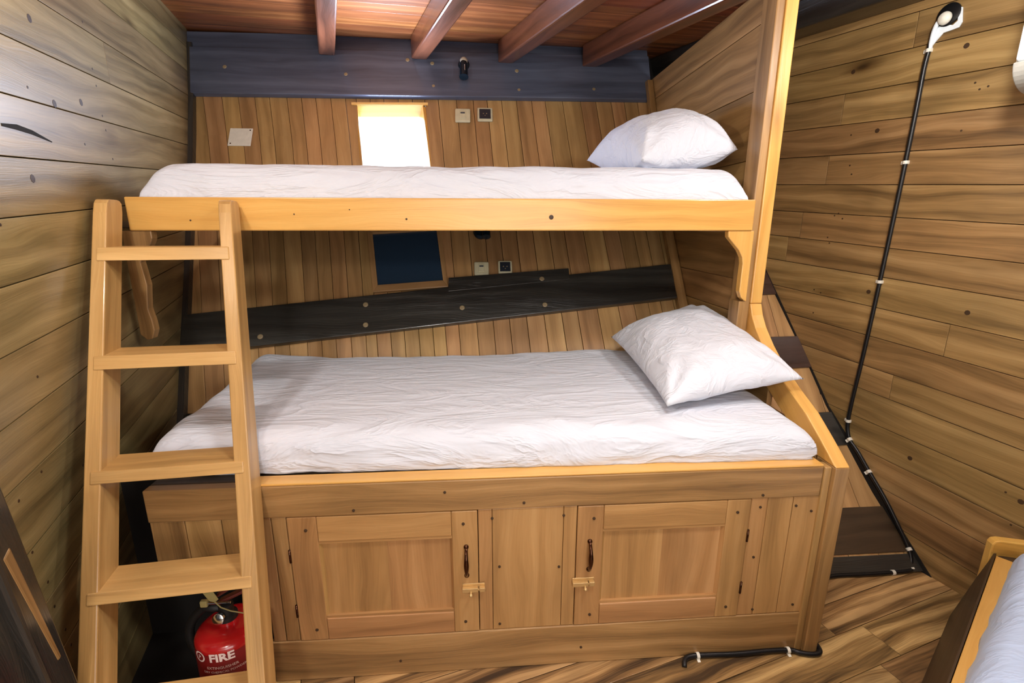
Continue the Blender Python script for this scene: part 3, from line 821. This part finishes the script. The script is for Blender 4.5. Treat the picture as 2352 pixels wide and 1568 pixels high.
# ================================================================== SMALL FITTINGS ON THE HULL
def frame_at(P, lift):
    n = hn(P); x_ = V(1, 0, 0); z_ = unit(np.cross(n, x_) * -1)
    if z_[2] < 0: z_ = -z_
    return P + n * lift, x_, z_, n
def plate(P, w, h, d, lift=.0):
    o, x_, z_, n = frame_at(P, lift); m = MB(); m.box(o - x_ * w / 2 - z_ * h / 2, x_ * w, z_ * h, n * d); return m
def switch(q, label, sock, w=.078):
    P = on_hull(q); r0 = thing('wall_socket' if sock else 'wall_switch', P, label, 'socket' if sock else 'switch', 'switches and sockets at the berths')
    build('plate', plate(P, w, w * 1.04, .014, .001), M['cream'], r0, bevel=.006)
    if sock:
        build('socket_face', plate(P, w * .74, w * .76, .003, .0145), M['sock'], r0, bevel=.002)
        o, x_, z_, n = frame_at(P, .0178); hm = MB()
        for sx in (-.009, .009): hm.lathe(o + x_ * sx, [(0, 0), (.003, 0), (.003, .0006), (0, .0007)], n, 10)
        hm.lathe(o - z_ * .012, [(0, 0), (.0025, 0), (0, .0007)], n, 10)
        build('socket_holes', hm, M['plug'], r0)
    else:
        build('rocker', plate(P, w * .40, w * .62, .004, .0145), M['cream'], r0, bevel=.002)
        P2 = P + frame_at(P, 0)[2] * w * .12
        build('indicator', plate(P2, w * .28, w * .1, .002, .0185), M['grey'], r0)
switch((1063, 268), 'pale grey rocker switch on the hull boards beside the lit window', False, .085)
switch((1114, 266), 'dark-faced socket on the hull boards, right of the switch above the upper berth', True, .085)
switch((1106, 619), 'cream rocker switch between the lower bunk lamp and the dark stringer', False, .072)
switch((1160, 616), 'dark-faced socket beside the cream switch over the lower berth', True, .070)
P = on_hull((553, 316)); jr = thing('cover_plate', P, 'square white blank cover plate with corner screws, left of the lit window', 'cover plate')
jb = plate(P, .118, .112, .006, .001); build('plate', jb, M['clip'], jr, bevel=.004)
o, x_, z_, n = frame_at(P, .0072)
for sx, sz in ((-.045, -.043), (.047, .042)):
    build('screw', MB().lathe(o + x_ * sx + z_ * sz, [(0, 0), (.004, 0), (.003, .0012), (0, .0015)], n, 10), M['copper'], jr)
# reading lamps
def reading_lamp(q, label, seat, up):
    P = on_hull(q); o, x_, z_, n = frame_at(P, seat)
    r0 = thing('reading_lamp', P, label, 'lamp')
    if up:
        build('base', MB().lathe(o + z_ * .035, [(0, 0), (.032, 0), (.032, .008), (.02, .014), (0, .014)], n, 24), M['lampb'], r0, auto=40)
        build('joint', MB().lathe(o + z_ * .038 + n * .03 , [(0, -.02), (.012, -.018), (.021, -.006), (.022, .004), (.016, .015), (0, .02)], unit(n + x_ * .6), 18), M['lampc'], r0, smooth=True)
        hd = MB().lathe(o + n * .04 + z_ * .022, [(0, 0), (.018, 0), (.022, .01), (.024, .085), (.026, .09), (.020, .0905), (.0, .086)], -z_, 22)
        build('lamp_head', hd, M['lampb'], r0, auto=40)
        build('sheen_strip', MB().tube([o + n * .0635 + z_ * -.01 + x_ * .006, o + n * .065 + z_ * -.045 + x_ * .006], .003, 8), M['chrome'], r0)
    else:
        build('base', MB().lathe(o + z_ * .012 - x_ * .012, [(0, 0), (.036, 0), (.038, .01), (.03, .024), (0, .026)], n, 24), M['lampb'], r0, auto=40)
        build('arm', MB().tube([o + z_ * .02 + n * .02, o + z_ * .03 + n * .045 + x_ * .015, o + z_ * .0 + n * .05 + x_ * .014], .011, 12), M['lampb'], r0, smooth=True)
        build('lamp_head', MB().lathe(o + n * .05 + x_ * .014 + z_ * .02, [(0, 0), (.018, 0), (.021, .01), (.022, .062), (.017, .064), (0, .06)], -z_, 20), M['lampb'], r0, auto=40)
reading_lamp((1066, 172), 'dark reading lamp with a pale swivel on the blue-grey beam above the upper berth', .031, True)
reading_lamp((1110, 541), 'dark blue reading lamp under the upper berth rail, above the cream switch', .002, False)

# ================================================================== CABLE WITH CLIPS
def wp(q, lift): return on(q, NW, DR - lift)
up = [(2140, 92), (2136, 105), (2133, 117), (2122, 160), (2105, 250), (2080, 372), (2055, 490), (2021, 646), (1985, 805), (1957, 920), (1948, 966), (1947, 990), (1953, 1012)]
path = [wp(q, .007) for q in up]
for q in [(1972, 1040), (1996, 1082), (2030, 1140), (2060, 1200), (2088, 1262), (2098, 1296)]: path.append(wp(q, .012))
path = path[:-1] + [V(1.692, .312, .014)]
path += [V(1.66, .296, .009), V(1.5, .290, .009), V(1.32, .286, .009), V(1.18, .22, .009), V(1.10, .09, .009), V(1.078, .02, .009), V(1.072, -.018, .009), V(1.058, -.033, .009), V(1.03, -.034, .009), V(1.0, -.026, .009), V(.975, -.016, .010), V(.9, -.014, .010), V(.80, -.0165, .009), V(.70, -.0145, .010), V(.66, -.014, .010), V(.635, -.019, .009), V(.622, -.032, .008), V(.617, -.045, .004)]
def smooth_path(p, k=4):
    out = []
    for i in range(len(p) - 1):
        a, b, c, d = p[max(i - 1, 0)], p[i], p[i + 1], p[min(i + 2, len(p) - 1)]
        for j in range(k):
            t = j / k
            out.append(.5 * ((2 * b) + (c - a) * t + (2 * a - 5 * b + 4 * c - d) * t * t + (3 * b - a - 3 * c + d) * t ** 3))
    out.append(p[-1]); return out
cab = thing('power_cable', path[-1], 'black power cable clipped down the right wall and round the foot of the bunk', 'cable')
build('cable', MB().tube(smooth_path(path), .0078, 8), M['black'], cab, smooth=True)
def clip(P, tdir, out, l=.012, r=.0095):
    t = unit(tdir); m = MB(); sd = unit(np.cross(t, out))
    loop = [P + sd * (r * math.cos(a)) + out * (r * math.sin(a)) for a in [math.pi * k / 8 for k in range(9)]]
    loop += [P - sd * r - out * .008, P + sd * r - out * .008]
    m.prism([p - t * l / 2 for p in loop], t * l, t); m.box(P + sd * r - out * .008 - t * l / 2, sd * .008, out * .006, t * l)
    build('clip', m, M['clip'], cab)
for q in [(2133, 116), (2080, 373), (2021, 647), (1948, 966)]:
    P = wp(q, .007); clip(P, wp((q[0] - 1, q[1] + 6), .007) - P if q[1] < 900 else V(0, 0, -1), -NW)
for q in [(1952, 1009), (1996, 1083), (2088, 1261)]:
    P = wp(q, .012); clip(P, V(.25, -.6, -.7), unit(-NW + V(0, -.3, .6)), .012)
clip(V(1.60, .293, .009), V(1, 0, 0), unit(V(0, -1, .8))); clip(V(1.69, .308, .010), V(1, 0, 0), unit(V(0, -1, .8)))
clip(V(.968, -.0155, .010), V(1, 0, 0), unit(V(0, -.5, 1)), .009, .010); clip(V(.672, -.0142, .010), V(1, 0, 0), unit(V(0, -.5, 1)), .009, .010)

# ================================================================== WALL LAMP (top right)
Lp = wp((2178, 62), .0); wl = thing('wall_lamp', Lp, 'white swivel wall lamp high on the right wall where the black cable starts', 'lamp')
z_ = V(0, 0, 1)
def wl_p(a, b, l): return Lp + TW * a + z_ * b - NW * l
pp = lambda q, l: wp(q, l)
loop = [pp(q, .001) for q in [(2137, 113), (2138, 90), (2146, 66), (2158, 46), (2170, 56), (2190, 58), (2201, 48), (2206, 16), (2213, 16), (2212, 50), (2204, 63), (2186, 70), (2168, 76), (2152, 94)]]
build('mounting_plate', MB().prism(loop, -NW * .005, (0, 0, 1)), M['ac'], wl, bevel=.001)
build('socket_ring', MB().lathe(pp((2181, 34), .002), [(0, 0), (.036, 0), (.036, .006), (.030, .009), (.0, .008)], -NW, 28), M['black'], wl, auto=40)
build('lamp_head', MB().lathe(pp((2174, 43), .010), [(0, 0), (.014, 0), (.0205, .006), (.0205, .014), (.014, .022), (0, .024)], -NW, 24), M['clip'], wl, smooth=True)
arm = smooth_path([pp((2164, 42), .018), pp((2153, 54), .018), pp((2145, 72), .014), pp((2140, 92), .010), pp((2136, 112), .007)], 5)
build('arm', MB().tube(arm, [.007] * len(arm), 10), M['ac'], wl, smooth=True)

# ================================================================== AIR CONDITIONER (right edge)
ac = thing('air_conditioner', wall_pt(1.64, -.6, 1.70), 'white air conditioner on the right wall, only its end showing at the photo edge', 'air conditioner')
prof = [(1.744, 1.70), (1.744, 2.01), (1.58, 2.015), (1.55, 2.005), (1.545, 1.99), (1.545, 1.90), (1.545, 1.785)]
prof_b = [(1.5445, 1.780)] + [(1.645 - .1 * math.cos(k * math.pi / 20), 1.778 - .075 * math.sin(k * math.pi / 20)) for k in range(1, 11)] + [(1.744, 1.703), (1.744, 1.780)]
s0, s1 = -.216, -.98
build('casing', MB().prism([wall_pt(d, s0, z) for d, z in prof], TW * (s1 - s0), TW), M['ac'], ac, bevel=.006)
build('louver', MB().prism([wall_pt(d, s0 + .003, z) for d, z in prof_b], TW * (s1 - s0 - .006), TW), M['acg'], ac, bevel=.003)
build('end_clip', MB().box(wall_pt(1.56, s0, 1.78), NW * .012, TW * .004, V(0, 0, .025)), M['clip'], ac)

# ================================================================== SECOND BED (right foreground)
SD = unit((-.817, -.576, 0)); SN = V(-SD[1], SD[0], 0)     # along the side, outward normal
if SN @ V(-1, 1, 0) < 0: SN = -SN
hb = .30
a0 = V(1.662, .035, 0); Lb = 1.25
bd = thing('bed', (1.5, -.5, 0), 'low wooden bed in the right foreground with a rounded pale end board', 'bed')
# battered side board, leaning in towards its top edge
sb = MB()
q0, q1 = a0 + SN * .062, a0 + SN * .062 + SD * Lb
sb.loft([[q0 + V(0, 0, .0), q0 - SN * .03, a0 - SN * .006 + V(0, 0, hb), a0 + V(0, 0, hb)], [q1 + V(0, 0, .0), q1 - SN * .03, a0 + SD * Lb - SN * .006 + V(0, 0, hb), a0 + SD * Lb + V(0, 0, hb)]], SD)
build('side_board', sb, M['shade'], bd, bevel=.003)  # dark board colour stands for the shade on this outer face
build('ledge', MB().box(a0 - SN * .007 + V(0, 0, hb - .022) + SD * .03, SD * (Lb - .03), -SN * .20, V(0, 0, .022), 0), M['rail'], bd, bevel=.002)
E0 = V(1.648, .056, 0); ED = unit((.95, -.31, 0)); EN = unit((.31, .95, 0))
ebm = MB()
ebm.prism([E0 + ED * a + V(0, 0, z) for a, z in ((0, 0), (.155, 0), (.155, .345), (.02, .345), (.006, .340), (0, .328))], -EN * .03, ED)
build('end_board', ebm, M['rail'], bd, bevel=.004)
build('corner_block', MB().box(E0 + ED * .02 - EN * .032 + V(0, 0, hb - .06), ED * .10, -EN * .03, V(0, 0, .055), 0), M['shade'], bd, bevel=.002)
WD = -TW
c1 = E0 + ED * .145
rb = MB().box(c1 + V(0, 0, .0), WD * 1.4, -NW * .03, V(0, 0, hb)); build('wall_side_board', rb, M['shade'], bd, bevel=.003)
e1 = a0 + SD * Lb; e2 = c1 + WD * 1.4
build('foot_board', MB().prism([e1 + V(0, 0, 0), e2 + V(0, 0, 0), e2 + V(0, 0, hb), e1 + V(0, 0, hb)], unit(V(e1[1] - e2[1], e2[0] - e1[0], 0)) * .03, (0, 0, 1)), M['shade'], bd)
build('bed_base', MB().prism([a0 - SN * .04 + SD * .05 + V(0, 0, .2), e1 - SN * .04 + V(0, 0, .2), e2 + V(0, 0, .2) - NW * .04, c1 + V(0, 0, .2) + WD * .05 - NW * .04], (0, 0, .05), SD), M['shade'], bd)
# mattress of the second bed
f0 = on((2325, 1295), (0, 0, 1), .34); f1 = on((2222, 1568), (0, 0, 1), .34)
fdir = unit(f1 - f0); fn = V(-fdir[1], fdir[0], 0)
if fn @ NW < 0: fn = -fn
mc = [f0 + fdir * .02 + fn * 0, f0 + fdir * 1.05, f0 + fdir * 1.25 + fn * .72, f0 + fn * .10 + fdir * .05]
def quad_ccw(c): return [c[1][:2], c[2][:2], c[3][:2], c[0][:2]]
FLc, FRc, BRc, BLc = f0 + fdir * 1.0, f0 + fdir * 1.15 + fn * .62, f0 + fn * .26 + fdir * -.02, f0 + fdir * .01
mm = mattress('mattress', [tuple(FLc[:2]), tuple(FRc[:2]), tuple(BRc[:2]), tuple(BLc[:2])], .278, .15, .075, M['sheet2'], '', '', 12.0, None, 50, 60, .003)
mt3 = build('mattress', mm, M['sheet2'], smooth=True)
tag(mt3, 'bluish white mattress on the low bed at the right edge of the photo', 'mattress')

# ================================================================== DARK FRAME (lower left corner)
dt, db = wall_pt(0, 0, 0), None
DF = -.90
def lp(q, d=DF): return on(q, NW, d)
pt, pb = lp((12, 1130)), lp((185, 1568))
ldir = unit(pb - pt); top = pt - ldir * .02; bot = pb + ldir * ((pb[2]) / -ldir[2])
df = thing('dark_wood_frame', (bot[0], bot[1] - .1, 0), 'dark wooden frame standing by the left wall, cut by the lower left corner', 'frame')
ww = -TW
def bar(p0, p1, w0, w1, dd, th): return MB().prism([p0 + ww * w0, p0 + ww * w1, p1 + ww * w1, p1 + ww * w0], NW * -th, p1 - p0)
b1 = build('stile', bar(top, bot, 0, .075, 0, .05), M['dark'], df, bevel=.008)
pa, pc = lp((14, 1268), DF - .006), lp((104, 1452), DF - .006); sd_ = unit(pc - pa)
pe = pa + sd_ * ((pa[2] - pc[2]) / -sd_[2] * 1.35)
b2 = build('edge_strip', MB().prism([pa + V(0, 0, .01), pa + ww * .022, pe + ww * .012, pe], NW * .008, sd_), M['bunk'], df, bevel=.004); b2['label'] = 'pale worn edge strip'
b3 = build('panel', MB().prism([top + ww * .06 - NW * .045, top + ww * .5 - NW * .045, bot + ww * .5 - NW * .045, bot + ww * .06 - NW * .045], NW * .026, (0, 0, 1)), M['dark'], df, bevel=.003)

# ================================================================== CAMERA, LIGHT
cam = bpy.data.cameras.new('camera'); co = bpy.data.objects.new('camera', cam); COL.objects.link(co)
cam.sensor_fit = 'HORIZONTAL'; cam.sensor_width = 36; cam.lens = FPX / 2352 * 36; cam.clip_start = .02
from mathutils import Matrix
X, Yd, Z = MR[0], MR[1], MR[2]
co.matrix_world = Matrix(((X[0], -Yd[0], -Z[0], CAM[0]), (X[1], -Yd[1], -Z[1], CAM[1]), (X[2], -Yd[2], -Z[2], CAM[2]), (0, 0, 0, 1)))
sc.camera = co
def lamp(name, kind, loc, energy, col, size=.1, target=None, size_y=None):
    l = bpy.data.lights.new(name, kind); l.energy = energy; l.color = col
    if kind == 'AREA':
        l.size = size
        if size_y: l.shape = 'RECTANGLE'; l.size_y = size_y
    else: l.shadow_soft_size = size
    o = bpy.data.objects.new(name, l); COL.objects.link(o); o.location = loc
    if target is not None: o.rotation_euler = (Vector(target) - Vector(loc)).to_track_quat('-Z', 'Y').to_euler()
    return o
lamp('cabin_lamp_left', 'POINT', (-.84, -.2, 1.97), 8, (1, .98, .94), .04)
lamp('cabin_lamp_right', 'POINT', (1.2, -.12, 1.98), 13, (1, .98, .94), .05)
lamp('cabin_lamp_centre', 'AREA', (.4, -.62, 1.96), 8, (1, .98, .94), .3)
lamp('cabin_lamp_aft', 'POINT', (-.25, -2.1, 1.9), 22, (1, .98, .95), .10)
lamp('rear_fill', 'AREA', (.3, -3.0, 1.15), 21, (1, .98, .95), 1.7, (.1, 1, 1.1), 1.5)  # unseen soft fill added behind the camera to lift the shaded parts
wl_ = sum(ic_) / 4 + wn * .09
lamp('window_daylight', 'AREA', tuple(wl_), 11, (.62, .74, 1), .30, tuple(wl_ + wn), .30)
w = bpy.data.worlds.new('world'); sc.world = w; w.use_nodes = True
bg = w.node_tree.nodes['Background']; bg.inputs[0].default_value = (.75, .85, 1, 1); bg.inputs[1].default_value = .3
sc.view_settings.view_transform = 'Standard'; sc.view_settings.look = 'None'; sc.view_settings.exposure = .9; sc.view_settings.gamma = 1
sc.view_settings.use_curve_mapping = False
sc.cycles.use_denoising = True
sc.cycles.max_bounces = 8; sc.cycles.diffuse_bounces = 5
sc.cycles.sample_clamp_indirect = 6
